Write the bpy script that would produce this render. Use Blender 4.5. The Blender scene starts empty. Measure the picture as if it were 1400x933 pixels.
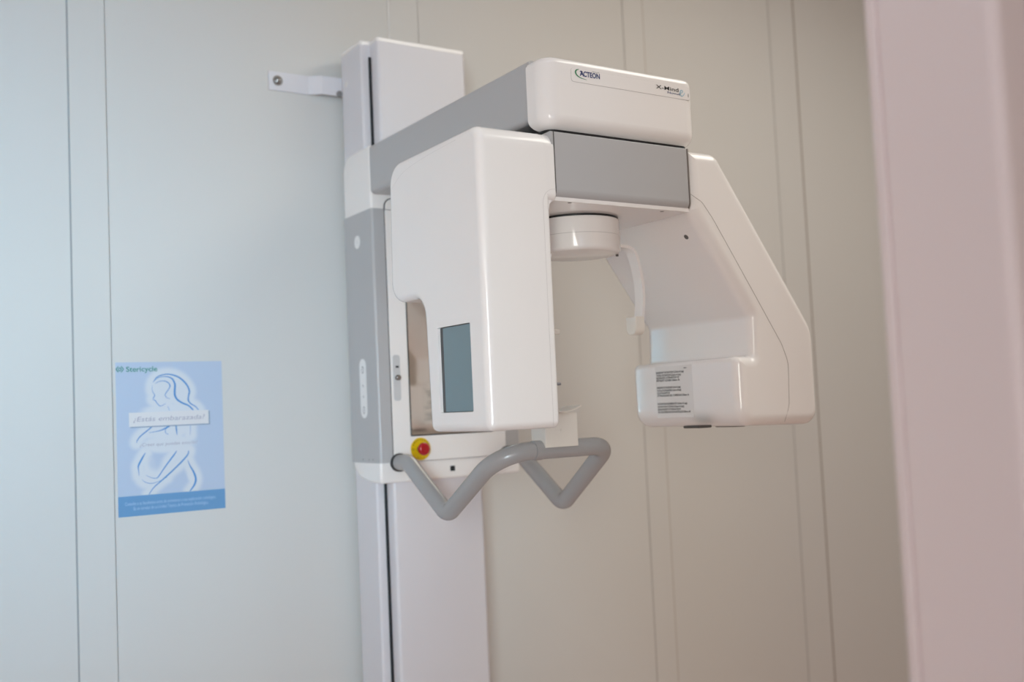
import bpy, bmesh, math
from mathutils import Vector, Matrix

C = bpy.context.scene.collection
ZO = 1.35                    # camera height above the floor; measured heights below are relative to it

# ------------------------------------------------------------------ materials
def mat(name, col, rough=.5, metal=0, coat=0, spec=.5, bump=0, bscale=60, var=0, vscale=3, coat_rough=.05):
    m = bpy.data.materials.new(name); m.use_nodes = True
    nt = m.node_tree; b = nt.nodes['Principled BSDF']
    b.inputs['Base Color'].default_value = (*col, 1)
    b.inputs['Roughness'].default_value = rough
    b.inputs['Metallic'].default_value = metal
    b.inputs['Specular IOR Level'].default_value = spec
    b.inputs['Coat Weight'].default_value = coat
    b.inputs['Coat Roughness'].default_value = coat_rough
    tc = nt.nodes.new('ShaderNodeTexCoord')
    if var:
        n = nt.nodes.new('ShaderNodeTexNoise'); n.inputs['Scale'].default_value = vscale
        nt.links.new(tc.outputs['Object'], n.inputs['Vector'])
        mx = nt.nodes.new('ShaderNodeMix'); mx.data_type = 'RGBA'
        mx.inputs['A'].default_value = (*[c*(1-var) for c in col], 1)
        mx.inputs['B'].default_value = (*[min(1, c*(1+var)) for c in col], 1)
        nt.links.new(n.outputs['Fac'], mx.inputs['Factor'])
        nt.links.new(mx.outputs['Result'], b.inputs['Base Color'])
    if bump:
        n2 = nt.nodes.new('ShaderNodeTexNoise'); n2.inputs['Scale'].default_value = bscale
        nt.links.new(tc.outputs['Object'], n2.inputs['Vector'])
        bp = nt.nodes.new('ShaderNodeBump'); bp.inputs['Strength'].default_value = bump
        bp.inputs['Distance'].default_value = .002
        nt.links.new(n2.outputs['Fac'], bp.inputs['Height'])
        nt.links.new(bp.outputs['Normal'], b.inputs['Normal'])
    return m

M = {}
M['wall']   = mat('wall_laminate', (.64, .63, .605), .5, spec=.35, var=.012, vscale=2, bump=.02)
M['strip']  = mat('wall_strip', (.64, .63, .605), .45, spec=.35)
M['jcool']  = mat('joint_cool_grey', (.36, .37, .37), .7)
M['jlight'] = mat('joint_white', (.80, .79, .77), .6)
M['jfaint'] = mat('joint_faint', (.47, .455, .43), .7)
M['jwarm']  = mat('joint_warm', (.46, .41, .36), .7)
M['joint']  = mat('joint_sealant', (.30, .255, .22), .7)
M['ceil']   = mat('ceiling_paint', (.8, .79, .77), .8, bump=.1)
M['floor']  = mat('floor_vinyl', (.72, .55, .50), .4, var=.06, vscale=8)
M['plas']   = mat('white_plastic', (.89, .868, .85), .11, coat=.0, var=.006, vscale=5)
M['powder'] = mat('white_powder_coat', (.715, .705, .735), .42, var=.008, vscale=5)
M['grey']   = mat('grey_enamel', (.47, .472, .48), .30, coat=.1, var=.01, vscale=6)
M['tube']   = mat('grey_tube_coating', (.37, .37, .372), .27, coat=.2)
M['cream']  = mat('cream_plastic', (.80, .765, .70), .35)
M['black']  = mat('black_rubber', (.012, .014, .016), .5)
M['slot']   = mat('slot_brush_black', (.008, .012, .016), .7)
M['seam']   = mat('seam_gap_brown', (.30, .27, .245), .7)  # brown-grey joint colour for the housing seams
M['seamf']  = mat('seam_faint', (.62, .60, .58), .5)
M['mirror'] = mat('mirror_panel', (.90, .86, .80), .05, metal=1)
M['screen'] = mat('screen_glass', (.16, .235, .265), .12, coat=.3)
M['sbez']   = mat('bezel_shade_dark', (.05, .055, .06), .4)
M['stick']  = mat('sticker_pale', (.86, .86, .86), .4)
M['stickg'] = mat('sticker_grey', (.60, .61, .62), .4)
M['stickl'] = mat('warning_label_film', (.81, .79, .77), .2, coat=.0)
M['edge']   = mat('sticker_edge', (.46, .45, .44), .6)
M['ink']    = mat('ink_black', (.02, .018, .018), .5)
M['inkg']   = mat('ink_grey', (.22, .22, .23), .5)
M['navy']   = mat('ink_navy', (.012, .03, .15), .5)
M['green']  = mat('ink_green', (.02, .22, .09), .5)
M['sky']    = mat('ink_light_blue', (.30, .53, .66), .5)
M['red']    = mat('red_button', (.42, .006, .012), .18, coat=.5)
M['yell']   = mat('yellow_disc', (.75, .50, .0), .4)
M['inky']   = mat('ink_brown', (.12, .06, .005), .5)
M['steel']  = mat('bolt_steel', (.36, .35, .34), .3, metal=1)
M['hole']   = mat('screw_hole_dark', (.10, .095, .09), .6)
M['jamb']   = mat('jamb_pale_pink', (.735, .65, .64), .45, spec=.35, var=.01)
M['jambl']  = mat('jamb_groove', (.62, .51, .51), .6)
M['dark']   = mat('partition_shade_grey', (.15, .14, .15), .6)  # shadow on the partition's near face is put into this dark grey
M['pteal']  = mat('ink_teal', (.035, .25, .20), .6)
M['pblue']  = mat('ink_blue', (.085, .27, .58), .6)
M['pfoot']  = mat('ink_footer_blue', (.135, .31, .54), .5)
M['pwhite'] = mat('ink_white', (.72, .71, .72), .6)
M['pgrey']  = mat('ink_mauve', (.40, .385, .47), .6)
M['pshade'] = mat('ink_slate', (.25, .33, .45), .6)
M['pfine']  = mat('ink_pale_blue', (.40, .55, .74), .6)

# ------------------------------------------------------------------ mesh helpers
def fillet(pts, rad, d=0.0, n=6, e=.0006):
    """Counter-clockwise polygon with rounded corners, moved inwards by d."""
    N = len(pts); P = [Vector(p) for p in pts]; Q = []
    for i in range(N):
        a, b, c = P[i-1], P[i], P[(i+1) % N]
        u = (b-a).normalized(); v = (c-b).normalized()
        nu = Vector((-u.y, u.x)); nv = Vector((-v.y, v.x))
        k = 1 + nu.dot(nv)
        Q.append(b + (nu+nv)*d/k)
    out = []
    for i in range(N):
        a, b, c = Q[i-1], Q[i], Q[(i+1) % N]
        u = (b-a).normalized(); v = (c-b).normalized()
        cr = u.x*v.y-u.y*v.x
        ang = math.atan2(cr, u.dot(v))
        R = rad[i] if not isinstance(rad, (int, float)) else rad
        R = max(R-d, .0004) if ang > 0 else R+d
        t = R*math.tan(abs(ang)/2)
        nu = Vector((-u.y, u.x))*(1 if ang > 0 else -1)
        s = b-u*t; cen = s+nu*R
        out.append(s-u*e)
        for k in range(n+1):
            th = ang*k/n
            r = s-cen
            out.append(cen+Vector((r.x*math.cos(th)-r.y*math.sin(th), r.x*math.sin(th)+r.y*math.cos(th))))
        out.append(b+v*(t+e))
    return out

AX = {'X': lambda u, v, w: (w, u, v), 'Y': lambda u, v, w: (u, w, v), 'Z': lambda u, v, w: (u, v, w)}

def area2(pts):
    return sum(pts[i-1][0]*pts[i][1]-pts[i][0]*pts[i-1][1] for i in range(len(pts)))

def rprism(bm, axis, pts, rad, lo, hi, rlo=0., rhi=0., n=6, nf=6):
    """Prism over a rounded polygon; its two rims may be rounded too."""
    if area2(pts) < 0:
        pts = pts[::-1]
        if not isinstance(rad, (int, float)): rad = rad[::-1]
    rings = []
    e = .0006
    if rlo > 0:
        rings.append((lo, rlo+e))
        for k in range(n+1):
            th = k/n*math.pi/2
            rings.append((lo+rlo*(1-math.cos(th)), rlo*(1-math.sin(th))))
        rings.append((lo+rlo+e, 0))
    else: rings.append((lo, 0))
    if rhi > 0:
        rings.append((hi-rhi-e, 0))
        for k in range(n, -1, -1):
            th = k/n*math.pi/2
            rings.append((hi-rhi*(1-math.cos(th)), rhi*(1-math.sin(th))))
        rings.append((hi, rhi+e))
    else: rings.append((hi, 0))
    R = []
    for w, d in rings:
        R.append([bm.verts.new(AX[axis](p.x, p.y, w)) for p in fillet(pts, rad, d, nf)])
    fs = []
    for a, b in zip(R, R[1:]):
        m = len(a)
        for i in range(m):
            fs.append(bm.faces.new((a[i], a[(i+1) % m], b[(i+1) % m], b[i])))
    fs.append(bm.faces.new(R[0][::-1])); fs.append(bm.faces.new(R[-1]))
    bmesh.ops.recalc_face_normals(bm, faces=fs)

def rect(u0, u1, v0, v1): return [(u0, v0), (u1, v0), (u1, v1), (u0, v1)]

def box(bm, x0, x1, y0, y1, z0, z1, r=.0, rc=.0):
    """Box; rc rounds the upright edges, r the top and bottom rims."""
    rprism(bm, 'Z', rect(x0, x1, y0, y1), max(rc, r+.0004, .0004), z0, z1, r, r, 3, 4)

def frame_of(d):
    d = Vector(d).normalized()
    a = Vector((0, 0, 1)) if abs(d.z) < .9 else Vector((1, 0, 0))
    u = a.cross(d).normalized(); return u, d.cross(u), d

def sweep(bm, path, r, n=28, caps=True):
    P = [Vector(p) for p in path]
    T = [((P[min(i+1, len(P)-1)]-P[max(i-1, 0)]).normalized()) for i in range(len(P))]
    u, v, _ = frame_of(T[0]); rings = []
    for i, p in enumerate(P):
        u = (u-T[i]*u.dot(T[i])).normalized(); v = T[i].cross(u)
        rr = r[i] if isinstance(r, (list, tuple)) else r
        rings.append([bm.verts.new(p+(u*math.cos(2*math.pi*k/n)+v*math.sin(2*math.pi*k/n))*rr) for k in range(n)])
    fs = []
    for a, b in zip(rings, rings[1:]):
        for k in range(n): fs.append(bm.faces.new((a[k], a[(k+1) % n], b[(k+1) % n], b[k])))
    if caps: fs.append(bm.faces.new(rings[0][::-1])); fs.append(bm.faces.new(rings[-1]))
    bmesh.ops.recalc_face_normals(bm, faces=fs)

def round_path(pts, rad, n=12):
    P = [Vector(p) for p in pts]; out = [P[0]]
    for i in range(1, len(P)-1):
        a, b, c = P[i-1], P[i], P[i+1]
        u = (a-b).normalized(); v = (c-b).normalized()
        ang = u.angle(v); R = rad[i-1]; t = R/math.tan(ang/2)
        bis = (u+v).normalized(); cen = b+bis*(R/math.sin(ang/2))
        s = b+u*t-cen; f = b+v*t-cen; w = s.angle(f)
        for k in range(n+1):
            q = k/n
            out.append(cen+(s*math.sin((1-q)*w)+f*math.sin(q*w))/math.sin(w))
    out.append(P[-1]); return out

def lathe(bm, prof, org, axis, n=48):
    u, v, d = frame_of(axis); o = Vector(org); rings = []; fs = []
    for r, h in prof:
        if r < 1e-6: rings.append([bm.verts.new(o+d*h)])
        else: rings.append([bm.verts.new(o+d*h+(u*math.cos(2*math.pi*k/n)+v*math.sin(2*math.pi*k/n))*r) for k in range(n)])
    for a, b in zip(rings, rings[1:]):
        if len(a) == 1 and len(b) == 1: continue
        for k in range(n):
            if len(a) == 1: fs.append(bm.faces.new((a[0], b[(k+1) % n], b[k])))
            elif len(b) == 1: fs.append(bm.faces.new((a[k], a[(k+1) % n], b[0])))
            else: fs.append(bm.faces.new((a[k], a[(k+1) % n], b[(k+1) % n], b[k])))
    bmesh.ops.recalc_face_normals(bm, faces=fs)

def arc_prof(r, h, rr, n=6):
    """Dome-edged disc profile: flat bottom at 0, rim radius rr at height h."""
    return [(0, 0), (r-.0004, 0), (r, .0004), (r, h-rr)] + \
           [(r-rr*(1-math.cos(a)), h-rr+rr*math.sin(a)) for a in [math.pi/2*k/n for k in range(1, n+1)]] + [(0, h)]

def link(name, bm, m, parent=None, sharp=40):
    """One mesh object; vertices were written in measured world coordinates."""
    org = Vector((0, 0, 0))
    p = parent
    while p is not None: org += Vector(p.location); p = p.parent
    me = bpy.data.meshes.new(name)
    bmesh.ops.translate(bm, vec=Vector((0, 0, ZO))-org, verts=bm.verts)
    bm.to_mesh(me); bm.free()
    me.materials.append(M[m] if isinstance(m, str) else m)
    me.shade_smooth(); me.set_sharp_from_angle(angle=math.radians(sharp))
    o = bpy.data.objects.new(name, me); C.objects.link(o)
    if parent: o.parent = parent
    return o

def part(name, m, parent, fn, label=None, sharp=40):
    bm = bmesh.new(); fn(bm); o = link(name, bm, m, parent, sharp)
    if label: o['label'] = label
    return o

def text_bm(bm, body, org, xd, yd, width, height, shear=0., bold=0., nrm=.0005):
    """Lettering that fills width x height; height is that of the capitals. org is its lower left."""
    cu = bpy.data.curves.new('t', 'FONT'); cu.body = body; cu.size = 1; cu.shear = shear; cu.offset = bold
    cu.resolution_u = 3
    ob = bpy.data.objects.new('t', cu); C.objects.link(ob)
    dg = bpy.context.evaluated_depsgraph_get()
    me = bpy.data.meshes.new_from_object(ob.evaluated_get(dg))
    x0 = min(v.co.x for v in me.vertices); x1 = max(v.co.x for v in me.vertices)
    sx = width/(x1-x0); sy = height/.73
    xd = Vector(xd); yd = Vector(yd); nn = xd.cross(yd); org = Vector(org)
    vs = [bm.verts.new(org+xd*(v.co.x-x0)*sx+yd*v.co.y*sy+nn*nrm) for v in me.vertices]
    for p in me.polygons:
        try: bm.faces.new([vs[i] for i in p.vertices])
        except ValueError: pass
    bpy.data.objects.remove(ob); bpy.data.meshes.remove(me); bpy.data.curves.remove(cu)

def catmull(pts, n=8):
    P = [Vector(p) for p in pts]; P = [P[0]*2-P[1]]+P+[P[-1]*2-P[-2]]; out = []
    for i in range(1, len(P)-2):
        a, b, c, d = P[i-1:i+3]
        for k in range(n):
            t = k/n
            out.append(.5*((2*b)+(c-a)*t+(2*a-5*b+4*c-d)*t*t+(3*b-a-3*c+d)*t**3))
    out.append(P[-2]); return out

def stroke(bm, pts, org, xd, yd, off=.0005, n=8):
    """Brush line (x, y, width) on a flat surface."""
    org = Vector(org); xd = Vector(xd); yd = Vector(yd); nn = xd.cross(yd)
    S = catmull(pts, n); prev = None
    for i, p in enumerate(S):
        t = S[min(i+1, len(S)-1)]-S[max(i-1, 0)]; t = Vector((t.x, t.y)).normalized()
        q = Vector((-t.y, t.x))*max(p.z, .00005)/2
        L = [bm.verts.new(org+xd*(p.x+s*q.x)+yd*(p.y+s*q.y)+nn*off) for s in (1, -1)]
        if prev: bm.faces.new((prev[0], prev[1], L[1], L[0]))
        prev = L
    bmesh.ops.recalc_face_normals(bm, faces=bm.faces)

def struct(name, m, fn, parent=None):
    o = part(name, m, parent, fn)
    if not parent: o['kind'] = 'structure'
    return o

# ------------------------------------------------------------------ the room
YB = 2.6; XL, XR = -1.5, 3.95; YF = -2.2; ZC = 1.75; ZF = -ZO
struct('floor', 'floor', lambda b: box(b, XL-.1, XR+.1, YF-.1, YB+.1, ZF-.1, ZF))
struct('ceiling', 'ceil', lambda b: box(b, XL-.1, XR+.1, YF-.1, YB+.1, ZC, ZC+.1))
struct('wall_back', 'wall', lambda b: box(b, XL-.1, XR+.1, YB, YB+.1, ZF, ZC))
struct('wall_right', 'wall', lambda b: box(b, XR, XR+.1, YF, YB, ZF, ZC))
def wl(b):                                       # left wall with the window opening
    y0, y1, z0, z1 = WIN
    box(b, XL-.1, XL, YF, y0, ZF, ZC); box(b, XL-.1, XL, y1, YB, ZF, ZC)
    box(b, XL-.1, XL, y0, y1, ZF, z0); box(b, XL-.1, XL, y0, y1, z1, ZC)
WIN = (-.5, 1.5, -.55, 1.25)
struct('wall_left', 'wall', wl)
FILL_OPENING = (1.3, 3.1, -.6, 1.1)  # unseen opening, added for the warm fill light
DOOR = (-.95, .05, ZF, .85)
def wf(b):                                       # wall behind the camera with an open doorway to daylight
    x0, x1, z0, z1 = DOOR
    u0, u1, v0, v1 = FILL_OPENING
    box(b, XL, x0, YF-.1, YF, ZF, ZC); box(b, x1, u0, YF-.1, YF, ZF, ZC); box(b, x0, x1, YF-.1, YF, z1, ZC)
    box(b, u1, XR, YF-.1, YF, ZF, ZC); box(b, u0, u1, YF-.1, YF, ZF, v0); box(b, u0, u1, YF-.1, YF, v1, ZC)
struct('wall_front', 'wall', wf)
def winframe(b):
    y0, y1, z0, z1 = WIN
    ym = (y0+y1)/2
    for a, c, d, e in ((y0, y1, z0, z0+.05), (y0, y1, z1-.05, z1), (y0, y0+.05, z0, z1), (y1-.05, y1, z0, z1), (ym-.03, ym+.03, z0, z1)):
        box(b, XL-.08, XL-.03, a, c, d, e)
struct('window_1', 'powder', winframe)

# cover strips over the joints of the wall panels, with sealed joint lines on either side; edge shade is put into their colours
JN = [(.0040, 'jcool', .0016, 'jfaint'), (.0040, 'jlight', .0016, 'jfaint'), (.0020, 'jfaint', .0030, 'jwarm'), (.0022, 'jfaint', .0070, 'joint')]
for i, (x0, x1) in enumerate(((.4805, .5635), (1.338, 1.429), (2.2005, 2.2855), (2.896, 3.026))):
    s = struct(f'trim_{i+1}', 'strip', lambda b: rprism(b, 'Z', [(x0, YB), (x0, YB-.0016), (x1, YB-.0016), (x1, YB)], [.0004, .0008, .0008, .0004], ZF, ZC))
    wl_, ml, wr, mr = JN[i]
    part('trim_gap', ml, s, lambda b: box(b, x0-wl_, x0, YB-.0012, YB, ZF, ZC))
    part('trim_gap', mr, s, lambda b: box(b, x1, x1+wr, YB-.0012, YB, ZF, ZC))

# partition with the door opening the picture is taken through; its lining fills the right edge of the frame
struct('wall_partition', 'dark', lambda b: box(b, 1.012, 1.42, .60, .745, ZF, ZC))
dj = struct('door_1', 'jamb', lambda b: rprism(b, 'Z', [(1.0, .597), (1.06, .597), (1.06, .7385), (1.0, .7385)], [.014, .0004, .0004, .003], ZF, ZC))
part('door_frame', 'jamb', dj, lambda b: rprism(b, 'Z', [(.9985, .7395), (1.04, .7395), (1.04, .7535), (.9985, .7535)], [.002, .0004, .0004, .003], ZF, ZC))
part('door_seal', 'jambl', dj, lambda b: box(b, 1.0005, 1.04, .7380, .7400, ZF, ZC))

# ------------------------------------------------------------------ the panoramic X-ray machine
mach = bpy.data.objects.new('panoramic_xray_machine', None); C.objects.link(mach)
mach.location = (1.35, 2.45, 0); mach.empty_display_size = .1
mach['label'] = 'white and grey dental panoramic X-ray machine on a column against the panelled wall'
mach['category'] = 'X-ray machine'

XCL, XCR = 1.1695, 1.488          # column
CT = .978
def column(b):
    rprism(b, 'Z', rect(XCL, XCR, 2.4445, 2.57), .006, ZF+.03, CT-.012)
    rprism(b, 'Z', rect(1.1972, 1.4604, 2.401, 2.50), .0075, ZF+.03, CT-.012)
col = part('column', 'powder', mach, column)
def colcap(b):
    rprism(b, 'Z', rect(XCL-.0008, XCR+.0008, 2.4437, 2.5708), .0065, CT-.012, CT, 0, .004)
    rprism(b, 'Z', rect(1.1964, 1.4612, 2.4002, 2.50), .0080, CT-.012, CT, 0, .004)
part('column_cap', 'plas', col, colcap, 'white plastic cap closing the column top')
for x in (1.1925, 1.4598):
    part('column_slot', 'slot', col, lambda b: box(b, x-.0010, x+.0062, 2.4385, 2.4500, ZF+.05, .933), 'black guide slot')
part('column_foot', 'powder', col, lambda b: box(b, 1.10, 1.557, 2.25, 2.59, ZF, ZF+.03, .006, .03))
part('bolt_cover', 'plas', col, lambda b: lathe(b, arc_prof(.0085, .0012, .0008), (XCL+.0002, 2.538, .885), (-1, 0, 0), 24))

# wall bracket
def bracket(b):
    z0, z1 = .8625, .9135; t = .005
    pts = [(.974, YB), (1.088, YB), (1.118, 2.580), (1.30, 2.580), (1.30, 2.575), (1.115, 2.575), (1.085, YB-t), (.974, YB-t)]
    rprism(b, 'Z', pts, [.0004, .008, .008, .0004, .0004, .008, .008, .002], z0, z1, .001, .001, 2, 5)
br = part('wall_bracket', 'powder', mach, bracket, 'cranked white steel bracket screwed to the wall')
def bolt(b):
    lathe(b, [(0, 0), (.0135, 0), (.0135, .0015), (0, .0015)], (.9985, YB-.005, .889), (0, -1, 0), 28)
    lathe(b, [(0, .0015), (.0098, .0015), (.0098, .006), (.008, .008), (.004, .0095), (0, .010)], (.9985, YB-.005, .889), (0, -1, 0), 6)
part('bolt', 'steel', br, bolt, 'steel wall bolt')
part('bolt', 'steel', br, lambda b: lathe(b, [(0, 0), (.008, 0), (.008, .006), (0, .007)], (1.1635, 2.5745, .868), (0, -1, 0), 6), 'dark bolt head beside the column')

# carriage
XA, XB = 1.158, 1.577; YC = 2.391
def carriage(b):
    pts = [(2.556, -.120), (2.548, -.146), (2.516, -.168), (2.455, -.1775), (YC, -.180), (YC, .684), (2.556, .684)]
    rprism(b, 'X', pts, [.03, .03, .06, .08, .007, .006, .045], XA, XB, .006, .006, 4, 6)
car = part('carriage', 'plas', mach, carriage)
def side_l(b):
    rprism(b, 'Z', [(XA-.0015, 2.5555), (XA-.0015, YC-.0025), (1.1925, YC-.0025), (1.1925, YC+.004), (XA+.006, YC+.006), (XA+.006, 2.5555)],
           [.002, .007, .001, .0004, .0004, .0004], -.128, .521, .001, .001, 2, 6)
def side_r(b):
    rprism(b, 'Z', [(XB+.0015, 2.5555), (XB-.006, 2.5555), (XB-.006, YC+.006), (1.5335, YC+.004), (1.5335, YC-.0025), (XB+.0015, YC-.0025)],
           [.002, .0004, .0004, .0004, .001, .007], -.128, .521, .001, .001, 2, 6)
sp = part('side_panel', 'grey', car, side_l, 'grey corner panel with control stickers')
part('side_panel', 'grey', car, side_r, 'grey corner panel on the far side')
part('front_panel_gap', 'black', car, lambda b: rprism(b, 'Y', rect(1.1930, 1.5336, -.1295, .5500), [.0004, .0004, .024, .024], YC-.0015, YC+.002))
def fpanel(b):
    rprism(b, 'Y', rect(1.1945, 1.5318, -.1285, .5175), [.001, .001, .001, .001], YC-.0045, YC+.001, .001)
    rprism(b, 'Y', rect(1.1958, 1.5305, .5190, .5470), [.001, .001, .021, .021], YC-.0045, YC+.001, .001)
part('front_panel', 'plas', car, fpanel)
YP = YC-.0045
part('mirror_frame', 'black', car, lambda b: rprism(b, 'Y', rect(1.2437, 1.4900, -.0645, .47), .002, YP-.0012, YP+.001), 'black frame line round the mirror')
part('patient_mirror', 'mirror', car, lambda b: rprism(b, 'Y', rect(1.2465, 1.4872, -.0615, .467), .001, YP-.0016, YP), 'mirror panel facing the patient')
def latch(b):
    rprism(b, 'Y', rect(1.2003, 1.2205, .0275, .1445), .0075, YP-.0016, YP+.001, .0008)
lt = part('latch_plate', 'stickg', car, latch, 'small grey rounded latch plate')
part('latch_slot', 'black', car, lambda b: rprism(b, 'Y', rect(1.2075, 1.2160, .1115, .1165), .0008, YP-.0021, YP))
part('latch_knob', 'steel', car, lambda b: lathe(b, arc_prof(.0068, .010, .003), (1.2115, YP-.0012, .0865), (0, -1, 0), 24), 'metal latch knob')
part('usb_port', 'black', car, lambda b: rprism(b, 'Y', rect(1.3582, 1.3720, -.1610, -.1475), .0008, YC-.0010, YC+.002), 'small square black port')
# emergency stop
EC = (1.2705, YP, -.0980)
es = part('emergency_stop', 'yell', car, lambda b: lathe(b, arc_prof(.0290, .0016, .0008), EC, (0, -1, 0), 48), 'yellow emergency stop disc with red button')
def estext(b):
    for body, a0, a1, rr, flip in (('EMERGENCY', 152, 28, .0222, 1), ('STOP', 248, 292, .0262, -1)):
        for k, ch in enumerate(body):
            a = math.radians(a0+(a1-a0)*k/(len(body)-1))
            rad = Vector((math.cos(a), 0, math.sin(a)))
            tan = Vector((math.sin(a), 0, -math.cos(a)))*flip
            org = Vector(EC)+rad*rr-tan*.0018
            text_bm(b, ch, org+Vector((0, -.0016, 0)), tan, rad*flip, .0034, .0042, nrm=.0003, bold=.01)
    stroke(b, [(math.cos(t)*.003, math.sin(t)*.003, .0011) for t in [k*.55 for k in range(12)]], (EC[0]-.0225, EC[1]-.0016, EC[2]), (1, 0, 0), (0, 0, 1), .0003, 3)
part('button_collar', 'black', car, lambda b: lathe(b, [(0, 0), (.0105, 0), (.0105, .014), (0, .014)], (EC[0], EC[1]-.001, EC[2]), (0, -1, 0), 32))
part('stop_button', 'red', car, lambda b: lathe(b, [(0, 0), (.0125, 0), (.0158, .0015), (.0165, .004), (.0165, .007), (.0155, .0105), (.0125, .0135), (.0105, .0142), (.0085, .0138), (0, .0125)],
     (EC[0], EC[1]-.012, EC[2]), (0, -1, 0), 40), 'red mushroom push button', 60)
part('lettering', 'inky', car, estext)
# stickers on the grey side panel (faces -X)
XS = XA-.0015
def lside(y, z): return (XS, y, z)
LX, LY = (0, -1, 0), (0, 0, 1)
part('round_sticker', 'stick', car, lambda b: lathe(b, [(0, 0), (.0172, 0), (.0172, .0005), (0, .0005)], (XS+.0001, 2.4774, .4459), (-1, 0, 0), 36), 'round white sticker')
part('sticker_print', 'stickg', car, lambda b: stroke(b, [(-.003, 0, .001), (0, .004, .001), (.003, 0, .001), (0, -.004, .001), (-.003, 0, .001)], (XS-.0004, 2.4774, .4459), LX, LY, .0003, 4))
part('button_strip', 'stick', car, lambda b: rprism(b, 'X', rect(2.452, 2.491, -.0130, .1400), .0185, XS-.0005, XS+.0002), 'long rounded white key strip')
def key(b, z):
    if z in (.112, .008): pts = [(-.004, .007, .0022), (.004, .007, .0022), (.004, -.007, .0022), (-.004, -.007, .0022), (-.003, .005, .0022)]
    elif z > .05: pts = [(-.0035, -.003, .0016), (0, .003, .0016), (.0035, -.003, .0016)]
    else: pts = [(-.0035, .003, .0016), (0, -.003, .0016), (.0035, .003, .0016)]
    stroke(b, pts, (XS-.0005, 2.4715, z), LX, LY, .0003, 2)
for z in (.112, .070, .042, .008):
    part('key_symbol', 'inkg', car, lambda b: key(b, z))
for y in (2.489, 2.4528, 2.4301):
    part('screw_hole', 'hole', car, lambda b: lathe(b, [(0, 0), (.0017, 0), (.0017, .0003), (0, .0003)], (XS, y, -.1193), (-1, 0, 0), 12))

# fixed arm and its end cap
arm = part('arm', 'grey', mach, lambda b: rprism(b, 'Y', rect(1.158, 1.545, .5570, .6800), [.012, .012, .006, .006], 1.660, 2.392, 0, .004), 'grey box arm reaching out from the column')
def cap(b):
    rprism(b, 'Z', [(1.154, 1.6665), (1.154, 1.6035), (1.551, 1.6035), (1.551, 1.6665)], [.0004, .034, .034, .0004], .5320, .6760, .0280, .014, 8, 10)
acap = part('arm_cap', 'plas', mach, cap, 'white rounded end cap with the logos')
YL = 1.6035
part('cap_gap', 'hole', acap, lambda b: rprism(b, 'Y', rect(1.1572, 1.5460, .5560, .6770), .010, 1.6655, 1.6690))
part('cap_shade_plate', 'black', acap, lambda b: rprism(b, 'Z', rect(1.169, 1.536, 1.6200, 1.80), [.020, .020, .004, .004], .5308, .5345), 'black plate standing in for the shade below the end cap')  # added black plate: the shade under the cap is put into its colour
LP = rect(1.2185, 1.5310, .6300, .6570)
part('sticker_edge', 'edge', acap, lambda b: rprism(b, 'Y', rect(1.2180, 1.5315, .6294, .6572), .006, YL-.0003, YL+.0006))
part('logo_sticker', 'plas', acap, lambda b: rprism(b, 'Y', LP, .0055, YL-.0005, YL+.0006))
FX, FZ = (1, 0, 0), (0, 0, 1)
YT = YL-.0005
def actn(b):
    text_bm(b, 'A', (1.2390, YT, .6436), FX, FZ, .0104, .0102, 0, .035)
    text_bm(b, 'CTEON', (1.2478, YT, .6432), FX, FZ, .0412, .0106, 0, .03)
    stroke(b, [(.0, .0082, .0012), (.003, .0092, .0022), (.0065, .0075, .0030)], (1.2395, YT, .6436), FX, FZ, .0005, 4)
part('logo_lettering', 'navy', acap, actn, 'dark blue maker name')
part('logo_swoosh', 'green', acap, lambda b: stroke(b, [(1.2375, .6560, .0006), (1.2315, .6538, .0024), (1.2288, .6497, .0034), (1.2302, .6455, .0030), (1.2350, .6416, .0022), (1.2430, .6388, .0014), (1.2560, .6370, .0006)], (0, YT, 0), FX, FZ, .0005), 'green curved stroke of the logo')
part('logo_small_print', 'inkg', acap, lambda b: text_bm(b, 'GROUPE', (1.2700, YT, .6543), FX, FZ, .0185, .0024))
part('model_lettering', 'ink', acap, lambda b: text_bm(b, 'X-Mind', (1.4362, YT, .6440), FX, FZ, .0620, .0084, 0, .009), 'black model name')
part('model_small_lettering', 'navy', acap, lambda b: text_bm(b, 'Novus', (1.4672, YT, .6375), FX, FZ, .0350, .0046, 0, .008))
part('model_script_letter', 'sky', acap, lambda b: stroke(b, [(1.5000, .6412, .0008), (1.5060, .6430, .0014), (1.5098, .6462, .0016), (1.5082, .6487, .0018), (1.5045, .6478, .0020), (1.5026, .6430, .0022), (1.5036, .6380, .0020), (1.5075, .6362, .0018), (1.5125, .6395, .0014), (1.5158, .6448, .0008)], (0, YT, 0), FX, FZ, .0005), 'light blue script letter')
part('status_mark', 'inkg', acap, lambda b: rprism(b, 'Y', rect(1.5250, 1.5263, .6362, .6442), .0004, YT-.0004, YT+.0002))

# rotating gantry: grey beam, white sensor head, white tube head
YG0, YG1 = 1.600, 1.955
beam = part('gantry_beam', 'grey', mach, lambda b: rprism(b, 'X', rect(YG0+.001, YG1, .3925, .5240), [.020, .020, .002, .0015], 1.1600, 1.5130, 0, .006), 'grey cross beam under the arm')
part('beam_underside', 'plas', beam, lambda b: rprism(b, 'X', rect(YG0+.007, YG1-.007, .3905, .3990), [.001]*4, 1.150, 1.5125), 'white underside plate of the beam')
part('swivel_neck', 'black', beam, lambda b: lathe(b, [(0, 0), (.10, 0), (.10, .06), (0, .06)], (1.352, 1.80, .510), (0, 0, 1), 40), 'dark swivel joint between arm and beam')
for x, y in ((1.2084, 1.6155), (1.4515, 1.6222)):
    part('screw_hole', 'hole', beam, lambda b: lathe(b, [(0, 0), (.0042, 0), (.0042, .0003), (0, .0003)], (x, y, .3905), (0, 0, -1), 16))

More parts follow.
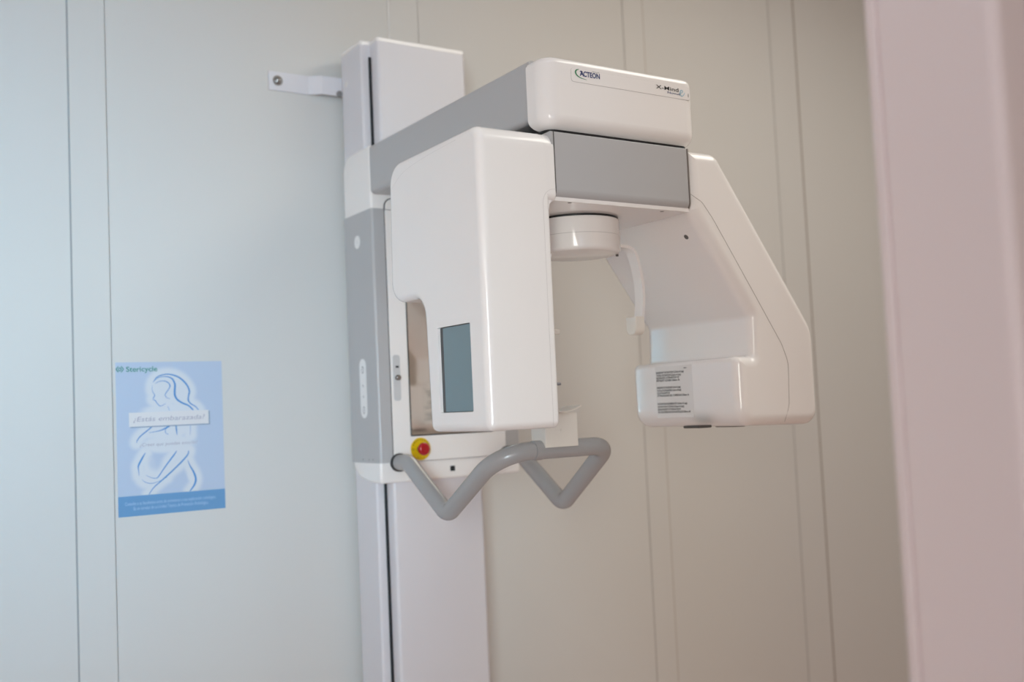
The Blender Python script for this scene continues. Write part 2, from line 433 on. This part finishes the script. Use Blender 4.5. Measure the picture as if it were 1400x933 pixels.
# sensor head
XD0, XD1 = .995, 1.151
DP = [(1.600, -.0435), (1.826, -.0435), (1.836, .2270), (1.978, .2270), (1.968, .5215), (1.600, .5225)]
def det(b):
    rprism(b, 'X', DP, [.014, .014, .045, .042, .048, .030], XD0, XD1, .0150, .0090, 6, 8)
    # opening for the screen in the outer face
    face = max((f for f in b.faces if abs(f.calc_center_median().x-XD0) < 1e-5), key=lambda f: f.calc_area())
    outer = list(face.edges); bmesh.ops.delete(b, geom=[face], context='FACES_ONLY')
    hole = fillet(rect(1.6560, 1.7800, -.0065, .1590), .003, 0, 4)
    r0 = [b.verts.new((XD0, p.x, p.y)) for p in hole]; r1 = [b.verts.new((XD0+.0085, p.x, p.y)) for p in hole]
    m = len(r0)
    inner = [b.edges.new((r0[k], r0[(k+1) % m])) for k in range(m)]
    bmesh.ops.triangle_fill(b, use_beauty=True, use_dissolve=False, edges=outer+inner, normal=(-1, 0, 0))
    for k in range(m): b.faces.new((r0[k], r0[(k+1) % m], r1[(k+1) % m], r1[k]))
    bmesh.ops.recalc_face_normals(b, faces=b.faces)
    # shoulder that closes on to the beam
    rprism(b, 'X', [(1.6002, .388), (1.9678, .388), (1.9678, .5213), (1.6002, .5223)], [.014, .014, .047, .030], 1.132, 1.1668, 0, .003, 3, 6)
    # inside corner between shoulder and flank
    rprism(b, 'Y', [(1.145, .365), (1.1512, .372), (1.1535, .3825), (1.1600, .3895), (1.1650, .3960), (1.145, .3960)], .0004, 1.606, 1.955)
dt = part('sensor_head', 'plas', mach, det, 'white L-shaped sensor head with a small screen')
part('seam_line', 'seamf', dt, lambda b: sweep(b, round_path([(1.1345, 1.6000, -.040), (1.1345, 1.6000, .411), (1.1660, 1.6000, .411)], [.028], 8), .00035, 6))
part('seam_line', 'seamf', dt, lambda b: sweep(b, catmull([(XD0, 1.966, .462), (XD0, 1.90, .4920), (XD0, 1.80, .5035), (XD0, 1.68, .5085)], 8), .00025, 6))
part('beam_gap', 'hole', beam, lambda b: rprism(b, 'X', rect(YG0+.0006, YG1, .3920, .5242), [.020, .020, .002, .0015], 1.1655, 1.1680))
part('beam_gap', 'seam', beam, lambda b: rprism(b, 'X', rect(YG0+.0004, YG1, .3922, .5242), [.020, .020, .002, .0015], 1.5122, 1.5140))
part('screen_bezel_shade', 'sbez', dt, lambda b: rprism(b, 'X', rect(1.6565, 1.7795, -.0060, .1585), .002, XD0+.0060, XD0+.0078))  # dark bezel; its wide rear strip stands in for the recess shade
part('screen', 'screen', dt, lambda b: rprism(b, 'X', rect(1.6570, 1.7665, -.0050, .1575), .001, XD0+.0045, XD0+.0070), 'blue-grey glass screen')
part('peg', 'inkg', dt, lambda b: lathe(b, arc_prof(.0028, .010, .001), (XD1-.002, 1.606, .0385), (1, 0, 0), 16))

# tube head
XT = 1.624
TP = [(1.513, .5235), (1.513, .3935), (1.6755, .1725), (1.6735, .0860), (XT, .0860), (XT, -.0640), (1.872, -.0700), (1.872, .1450), (1.600, .5235)]
TR = [.0005, .012, .020, .006, .014, .040, .035, .09, .032]
def tube(b):
    rprism(b, 'Y', TP, TR, YG0, YG1, .024, .02, 8, 8)
th = part('tube_head', 'plas', mach, tube, 'white angled X-ray tube head')
SL = [(1.514, 1.5998, .4270), (1.545, 1.5998, .4125), (1.5745, 1.5998, .3776), (1.682, 1.5998, .2237), (1.760, 1.5998, .1110), (1.7775, 1.5998, .0700), (1.7725, 1.5998, -.0250), (1.7560, 1.6010, -.0600)]
part('seam_line', 'seam', th, lambda b: sweep(b, round_path(SL, [.03, .2, .5, .06, .06, .06], 8), .00042, 6))
def vent(b, x0, x1, zb):
    rprism(b, 'Y', [(x0, -.060), (x0+.012, zb), (x1-.012, zb-.0008), (x1, -.060)], .003, 1.70, 1.75)
part('vent_foot', 'hole', th, lambda b: vent(b, 1.583, 1.642, -.0652)); part('vent_foot', 'hole', th, lambda b: vent(b, 1.682, 1.745, -.0683))
def slanthole(b):
    n = Vector((-.2210, 0, -.1625)).normalized()
    p = Vector((1.5470, 1.6560, .3935-(.034)*1.36))
    lathe(b, [(0, 0), (.0058, 0), (.0058, .0006), (0, .0006)], p-n*.0002, n, 20)
part('screw_hole', 'hole', th, slanthole)
part('warning_label', 'stickl', th, lambda b: rprism(b, 'X', rect(1.7440, 1.8690, -.0425, .0770), .002, XT-.0004, XT+.001), 'pale label with three blocks of small black print')
def labtxt(b):
    L = [(.0605, 'INHERENT FILTRATION 2.5mm Al (eq)', .094), (.0540, 'TOTAL FILTRATION 2.5mm Al (eq)', .084), (.0480, 'EQUIVALENT ATTENUATION OF', .078), (.0420, 'PATIENT COVER 0.8mm Al', .079),
         (.0255, 'INERENTE FILTRAZIONE 2.5mm Al (eq)', .081), (.0190, 'TOTALE FILTRAZIONE 2.5mm Al (eq)', .082), (.0130, 'EQUIVALENTE DI', .043), (.0070, 'ATTENUAZIONE DEL COPERCHIO 0.8mm Al', .107),
         (-.0120, 'FILTRATION INHERENTE 2.5mm Al (eq)', .100), (-.0185, 'FILTRATION TOTALE 2.5mm Al (eq)', .089), (-.0248, 'EQUIVALENT ATTENUATION', .077), (-.0310, 'LE COUVERCLE EN PLASTIQUE 0.8mm Al', .109)]
    for z, s, w in L:
        text_bm(b, s, (XT-.0004, 1.8648, z), LX, LY, w, .0044, 0, .03)
    text_bm(b, 'REV', (XT-.0004, 1.7700, .0685), LX, LY, .010, .0030, 0, .02)
part('label_print', 'ink', th, labtxt)

# head support under the beam
def hub(b):
    lathe(b, [(0, .3870), (.0900, .3870), (.0932, .3855), (.0940, .3820), (.0940, .3515)], (1.34, 1.775, 0), (0, 0, 1), 72)
    lathe(b, [(.0940, .3508), (.0940, .3235), (.0932, .3195), (.0900, .3167), (.0860, .3155), (0, .3155)], (1.34, 1.775, 0), (0, 0, 1), 72)
hb = part('head_support_hub', 'plas', mach, hub, 'round white hub hanging under the beam')
part('hub_gap', 'black', hb, lambda b: lathe(b, [(0, .3860), (.0915, .3860), (.0915, .3930), (0, .3930)], (1.34, 1.775, 0), (0, 0, 1), 64))
part('hub_seam', 'edge', hb, lambda b: lathe(b, [(0, .3506), (.0935, .3506), (.0935, .3516), (0, .3516)], (1.34, 1.775, 0), (0, 0, 1), 64))
def temple(b, mx):
    f = (lambda x: x) if not mx else (lambda x: 2*1.3795-x)
    path = catmull([(1.425, .3400, 0), (1.470, .3400, 0), (1.4880, .3330, 0), (1.4990, .3090, 0), (1.5080, .2680, 0), (1.5100, .2250, 0), (1.5045, .1850, 0), (1.5000, .1600, 0)], 8)
    half = .0035; prev = None; rings = []
    for i, p in enumerate(path):
        t = (path[min(i+1, len(path)-1)]-path[max(i-1, 0)]); t = Vector((t.x, t.y)).normalized(); q = Vector((-t.y, t.x))*half
        w = .0135 if i > 14 else .0105
        rings.append([b.verts.new((f(p.x+s*q.x), 1.775+y, p.y+s*q.y)) for s, y in ((1, -w), (1, w), (-1, w), (-1, -w))])
    for a, c in zip(rings, rings[1:]):
        for k in range(4): b.faces.new((a[k], a[(k+1) % 4], c[(k+1) % 4], c[k]))
    b.faces.new(rings[0]); b.faces.new(rings[-1])
    bmesh.ops.recalc_face_normals(b, faces=b.faces)
def pad(b, mx):
    x = 1.5010 if not mx else 2*1.3795-1.5010
    s = -1 if not mx else .75
    h = .1850 if not mx else .1560
    rprism(b, 'X', rect(1.758, 1.792, .1450, h), [.014, .014, .002, .002] if not mx else .003, min(x-.005*s, x+s*.022), max(x-.005*s, x+s*.022), .003, .003, 3, 6)
for mx in (0, 1):
    tr = part('temple_rod', 'plas', hb, lambda b: temple(b, mx), 'curved white temple rest')
    part('temple_pad', 'cream', hb, lambda b: pad(b, mx), 'cream pad at the rod end')
part('screw_hole', 'hole', hb, lambda b: lathe(b, [(0, 0), (.003, 0), (.003, .004), (0, .004)], (1.418, 1.735, .3155), (0, 0, -1), 14))

# handle
HP = [(1.208, 2.388, -.1285), (1.205, 2.330, -.1270), (1.205, 2.1420, -.2440), (1.205, 1.9080, -.0990), (1.4990, 1.9020, -.0985), (1.5150, 2.1120, -.2440), (1.5300, 2.312, -.1270), (1.533, 2.388, -.1270)]
hd = part('handle', 'tube', mach, lambda b: sweep(b, round_path(HP, [.05, .036, .085, .045, .036, .05], 14), .0205, 32), 'bent grey tube handle for the patient')
for x in (1.208, 1.533):
    part('handle_collar', 'black', hd, lambda b: lathe(b, [(0, 0), (.0232, 0), (.0232, .010), (0, .010)], (x, 2.3910, -.1285), (0, -1, 0), 36), 'black rubber collar')

# chin rest on the cross bar
def chin(b):
    box(b, 1.3095, 1.3985, 1.8800, 1.9350, -.0935, -.0190, .0008, .0015)
    # curved lip on top
    mid = catmull([(1.3300, -.0120, 0), (1.3450, -.0160, 0), (1.3600, -.0172, 0), (1.3760, -.0150, 0), (1.3920, -.0105, 0), (1.4065, -.0050, 0)], 5)
    up = [(p.x, p.y+.0016) for p in mid]; lo = [(p.x, p.y-.0016) for p in mid]
    rprism(b, 'Y', lo+up[::-1], .0003, 1.8740, 1.9320)
cr = part('chin_rest', 'cream', mach, chin, 'cream plastic chin rest on the handle bar')
part('chin_screw', 'cream', cr, lambda b: lathe(b, arc_prof(.0035, .0012, .0008), (1.3530, 1.8800, -.0570), (0, -1, 0), 16))
part('chin_clamp', 'tube', cr, lambda b: sweep(b, [(1.290, 1.9040, -.0988), (1.3105, 1.9037, -.0988)], .0216, 32))

# ------------------------------------------------------------------ the poster
PX, PZ, PW, PH = .5721, .1472, .2561, .3676
ST = [
[(87.1,-49.4,1.1),(95.6,-38.1,2.5),(108.1,-32.1,2.5),(124.6,-30.7,2.9),(141.2,-34.9,3.6),(155.7,-43.7,4.0),(168.0,-57.8,4.0),(173.9,-72.9,4.0),(171.5,-85.6,3.6),(170.8,-96.3,3.6),(177.3,-105.0,2.9),(187.8,-111.8,2.5),(195.0,-120.6,2.2)],
[(91.4,-44.3,0.7),(103.8,-37.2,1.4),(120.4,-36.5,2.2),(132.7,-42.1,3.6),(139.0,-55.0,4.3),(138.3,-69.8,4.7),(138.4,-82.5,4.7),(144.0,-93.2,4.3),(156.3,-102.1,4.0),(170.9,-109.0,3.6),(182.3,-120.1,3.3)],
[(91.2,-52.7,0.7),(101.5,-47.7,1.4),(113.9,-46.9,1.8),(123.1,-51.4,2.5),(127.1,-58.9,2.5),(123.8,-67.2,2.1),(117.4,-75.5,1.8),(115.1,-81.7,1.6),(119.1,-88.2,1.3),(126.3,-90.5,0.7)],
[(85.0,-55.7,0.5),(84.3,-66.1,0.9),(86.6,-74.5,1.4),(90.1,-80.9,1.8),(86.7,-88.1,1.8),(87.0,-92.3,1.4),(91.2,-93.9,1.8),(94.2,-98.8,1.6),(98.2,-104.2,1.8),(102.2,-107.5,1.4),(109.4,-105.7,1.1),(116.8,-100.7,0.5)],
[(120.7,-109.2,0.9),(124.6,-118.9,1.1)],
[(84.6,-154.8,2.7),(68.8,-167.2,2.7),(55.2,-177.5,2.7),(47.6,-186.7,2.3),(45.5,-193.4,1.2)],
[(123.7,-156.7,4.3),(113.2,-162.5,3.6),(100.8,-167.1,2.1),(86.4,-169.5,1.4),(74.2,-170.9,0.7)],
[(115.3,-163.6,1.1),(113.1,-168.7,1.4),(115.0,-174.1,1.4),(121.1,-177.5,0.7)],
[(139.3,-154.3,2.9),(140.1,-166.9,3.2),(141.4,-179.6,1.1)],
[(174.5,-157.0,0.9),(173.3,-181.3,0.7)],
[(65.4,-218.6,1.2),(59.6,-227.4,3.5),(52.7,-239.6,4.3),(48.0,-249.5,3.5),(48.2,-259.8,1.9),(49.3,-272.4,0.8)],
[(139.3,-218.5,1.6),(132.1,-228.6,3.2),(117.9,-246.2,3.1),(106.2,-261.6,2.7),(94.4,-278.0,2.3),(87.6,-281.4,1.6),(76.4,-278.5,1.2),(65.3,-272.4,0.6)],
[(169.0,-219.2,1.6),(165.7,-229.5,3.2),(152.6,-243.9,3.6),(133.6,-261.2,3.5),(114.9,-277.2,3.5),(96.4,-292.0,2.7),(82.5,-303.5,2.3),(71.0,-318.6,1.6)],
[(55.1,-282.0,0.6),(64.9,-289.6,1.2),(78.3,-292.9,1.4),(94.2,-289.5,1.0),(114.8,-280.7,0.6)],
[(165.4,-242.4,0.8),(170.9,-256.8,2.8),(179.8,-273.8,4.4),(184.1,-290.5,4.8),(180.2,-304.3,4.4),(169.3,-318.6,2.8)]]
def sm(a, b, x):
    t = min(1, max(0, (x-a)/(b-a))); return t*t*(3-2*t)
def poster_mesh():
    """Thin sheet; the printed pale surround of the drawing is stored per vertex."""
    me = bpy.data.meshes.new('poster')
    nx, nz = 96, 138; vs = []; fs = []
    for j in range(nz+1):
        for i in range(nx+1):
            vs.append((PW*i/nx, -.0006, -PH*j/nz))
    for j in range(nz):
        for i in range(nx):
            a = j*(nx+1)+i; fs.append((a, a+nx+1, a+nx+2, a+1))
    n0 = len(vs)
    vs += [(0, 0, 0), (PW, 0, 0), (PW, 0, -PH), (0, 0, -PH)]
    c = [0, nx, (nz+1)*(nx+1)-1, nz*(nx+1)]
    fs.append((n0, n0+1, n0+2, n0+3))
    for k in range(4):
        fs.append((c[k], c[(k+1) % 4], n0+(k+1) % 4, n0+k))
    me.from_pydata(vs, [], fs)
    S = [p for s in ST for p in catmull([(a, b, w) for a, b, w in s], 3)]
    S = [(p.x, p.y) for p in S]
    blobs = [(112, -72, 26, 34), (150, -80, 22, 40), (120, -120, 60, 18), (115, -165, 62, 24), (118, -200, 66, 22), (75, -262, 16, 34), (150, -226, 22, 14), (172, -268, 10, 30)]
    holes = [(88, -244, 22, 24, .75), (146, -290, 24, 22, .75)]
    at = me.color_attributes.new('print', 'FLOAT_COLOR', 'POINT')
    B0 = (.47, .555, .69); B1 = (.66, .69, .735)
    for k, v in enumerate(vs):
        x, z = v[0]*1000, v[2]*1000
        d = min(math.hypot(x-a, z-b) for a, b in S)
        h = 1-sm(9, 23, d)
        for bx, bz, rx, rz in blobs:
            q = math.hypot((x-bx)/rx, (z-bz)/rz); h = max(h, 1-sm(.75, 1.25, q))
        for bx, bz, rx, rz, s in holes:
            q = math.hypot((x-bx)/rx, (z-bz)/rz); h *= 1-s*(1-sm(.3, 1.1, q))
        at.data[k].color = (*[B0[i]+(B1[i]-B0[i])*h for i in range(3)], 1)
    m = bpy.data.materials.new('poster_print'); m.use_nodes = True
    nt = m.node_tree; b = nt.nodes['Principled BSDF']; b.inputs['Roughness'].default_value = .35
    a = nt.nodes.new('ShaderNodeAttribute'); a.attribute_name = 'print'
    nt.links.new(a.outputs['Color'], b.inputs['Base Color'])
    me.materials.append(m); return me
po = bpy.data.objects.new('poster', poster_mesh()); C.objects.link(po)
po.location = (PX, YB-.0002, PZ+ZO)
po['label'] = 'pale blue pregnancy warning poster with a line drawing of a woman on the wall'
po['category'] = 'poster'
def pp(name, m, fn, label=None):
    bm = bmesh.new(); fn(bm)
    me = bpy.data.meshes.new(name); bm.to_mesh(me); bm.free(); me.materials.append(M[m])
    o = bpy.data.objects.new(name, me); C.objects.link(o); o.parent = po
    if label: o['label'] = label
    return o
def quad(b, x0, x1, z0, z1, y):
    vs = [b.verts.new((x/1000, y, z/1000)) for x, z in ((x0, z0), (x1, z0), (x1, z1), (x0, z1))]; b.faces.new(vs)
def ptext(b, s, x, z, w, h, y, shear=0, bold=0): text_bm(b, s, (x/1000, y, z/1000), (1, 0, 0), (0, 0, 1), w/1000, h/1000, shear, bold, 0)
def draw(b):
    for s in ST: stroke(b, [(x/1000, z/1000, w/1000) for x, z, w in s], (0, -.0006, 0), (1, 0, 0), (0, 0, 1), .0003, 6)
pp('line_drawing', 'pblue', draw, 'blue brush drawing of a pregnant woman')
pp('footer_band', 'pfoot', lambda b: quad(b, 0, 256.1, -367.6, -319.4, -.0011), 'blue band along the bottom')
pp('banner_shadow', 'pshade', lambda b: quad(b, 31.5, 223.0, -157.8, -123.5, -.0010), 'slate print edge behind the banner')
pp('banner', 'pwhite', lambda b: quad(b, 28.5, 219.8, -155.1, -121.3, -.0012), 'white banner with the question')
pp('banner_lettering', 'pgrey', lambda b: ptext(b, '¿Estás embarazada?', 38.5, -143.0, 172, 12.0, -.0015, .18))
pp('question_lettering', 'pgrey', lambda b: ptext(b, '¿Crees que puedes estarlo?', 52.4, -203.0, 138.5, 8.2, -.0010, .15))
def foot(b):
    ptext(b, 'Consulte a su facultativo antes de someterse a una exploración radiológica.', 15.5, -341.2, 217, 8.0, -.0014)
    ptext(b, 'Es un consejo de su Unidad Técnica de Protección Radiológica.', 35, -353.0, 178, 8.0, -.0014)
pp('footer_lettering', 'pfine', foot)
pp('company_lettering', 'pteal', lambda b: ptext(b, 'Stericycle', 24.6, -22.6, 73.0, 12.6, -.0010, 0, .012), 'dark green company name')
def slogo(b):
    o = (.0100, -.0006, -.0165); k = .001
    for s in (-1, 1):
        stroke(b, [(s*3*k, 7.0*k, 1.8*k), (s*5.5*k, 3.8*k, 2.0*k), (s*8.2*k, 0, 2.2*k), (s*5.5*k, -3.8*k, 2.0*k), (s*3*k, -7.0*k, 1.8*k)], o, (1, 0, 0), (0, 0, 1), .0005, 3)
    stroke(b, [(0, 3.8*k, 2*k), (3.4*k, 0, 2*k), (0, -3.8*k, 2*k), (-3.4*k, 0, 2*k), (0, 3.8*k, 2*k)], o, (1, 0, 0), (0, 0, 1), .0006, 3)
pp('company_mark', 'pteal', slogo, 'green double-bracket mark')

# ------------------------------------------------------------------ light
def area(name, loc, aim, sx, sy, watts, col, spread=180):
    l = bpy.data.lights.new(name, 'AREA'); l.shape = 'RECTANGLE'; l.size = sx; l.size_y = sy
    l.energy = watts; l.color = col; l.spread = math.radians(spread)
    o = bpy.data.objects.new(name, l); C.objects.link(o); o.location = (loc[0], loc[1], loc[2]+ZO)
    d = Vector(aim).normalized(); o.rotation_euler = d.to_track_quat('-Z', 'Z').to_euler()
    return o
y0, y1, z0, z1 = WIN
area('window_glow', (XL-.09, (y0+y1)/2, (z0+z1)/2), (1, 0, 0), y1-y0, z1-z0, 12.5, (1.0, .72, .64))
area('doorway_daylight', ((DOOR[0]+DOOR[1])/2, YF-.09, (DOOR[2]+DOOR[3])/2), (0, 1, 0), .95, 2.1, 13.0, (.66, .78, 1.0))
area('cabin_ceiling_lamp', (2.6, 1.0, ZC-.01), (0, 0, -1), 1.2, 1.2, 24.5, (1.0, .98, .89))
area('corridor_ceiling_lamp', (.3, .3, ZC-.01), (0, 0, -1), .9, .7, 10.5, (.80, .90, 1.0))
u0, u1, v0, v1 = FILL_OPENING
area('warm_right_fill', ((u0+u1)/2, YF-.09, (v0+v1)/2), (0, 1, 0), u1-u0, v1-v0, 8.0, (1.0, .62, .36))  # added warm fill from the right, set in the added opening
area('left_wall_key', (-1.42, -1.2, .25), (2.05, 3.8, -.1), 1.0, 1.6, 10.2, (1.0, .98, .88), 50)  # added narrow key aimed at the left part of the back wall
area('blue_wall_beam', (-1.35, -.8, .3), (1.50, 3.4, 0), .8, 1.8, 7.2, (.06, .50, .86), 40)  # added narrow beam that tints the left part of the wall blue
w = bpy.data.worlds.new('World'); bpy.context.scene.world = w; w.use_nodes = True
w.node_tree.nodes['Background'].inputs['Color'].default_value = (.7, .84, 1, 1)
w.node_tree.nodes['Background'].inputs['Strength'].default_value = .05

# ------------------------------------------------------------------ camera
def rot(a, b, c):
    ca, sa, cb, sb, cc, sc = math.cos(a), math.sin(a), math.cos(b), math.sin(b), math.cos(c), math.sin(c)
    fwd = Vector((sa*cb, ca*cb, sb)); r0 = Vector((ca, -sa, 0)); u0 = r0.cross(fwd)
    return r0*cc+u0*sc, -r0*sc+u0*cc, fwd
r_, u_, f_ = rot(.5806465, .06255965, -.04511843)
cam = bpy.data.cameras.new('camera'); co = bpy.data.objects.new('camera', cam); C.objects.link(co)
co.matrix_world = Matrix(((r_.x, u_.x, -f_.x, 0), (r_.y, u_.y, -f_.y, 0), (r_.z, u_.z, -f_.z, ZO), (0, 0, 0, 1)))
cam.sensor_width = 36; cam.lens = 1428.63/1400*36; cam.clip_start = .05
cam.dof.use_dof = True; cam.dof.focus_distance = 2.08; cam.dof.aperture_fstop = 2.0
sc = bpy.context.scene; sc.camera = co
sc.view_settings.view_transform = 'Standard'; sc.view_settings.look = 'None'
sc.view_settings.gamma = 1; sc.view_settings.exposure = 0; sc.view_settings.use_curve_mapping = False
sc.cycles.use_denoising = True; sc.cycles.max_bounces = 10; sc.cycles.diffuse_bounces = 6
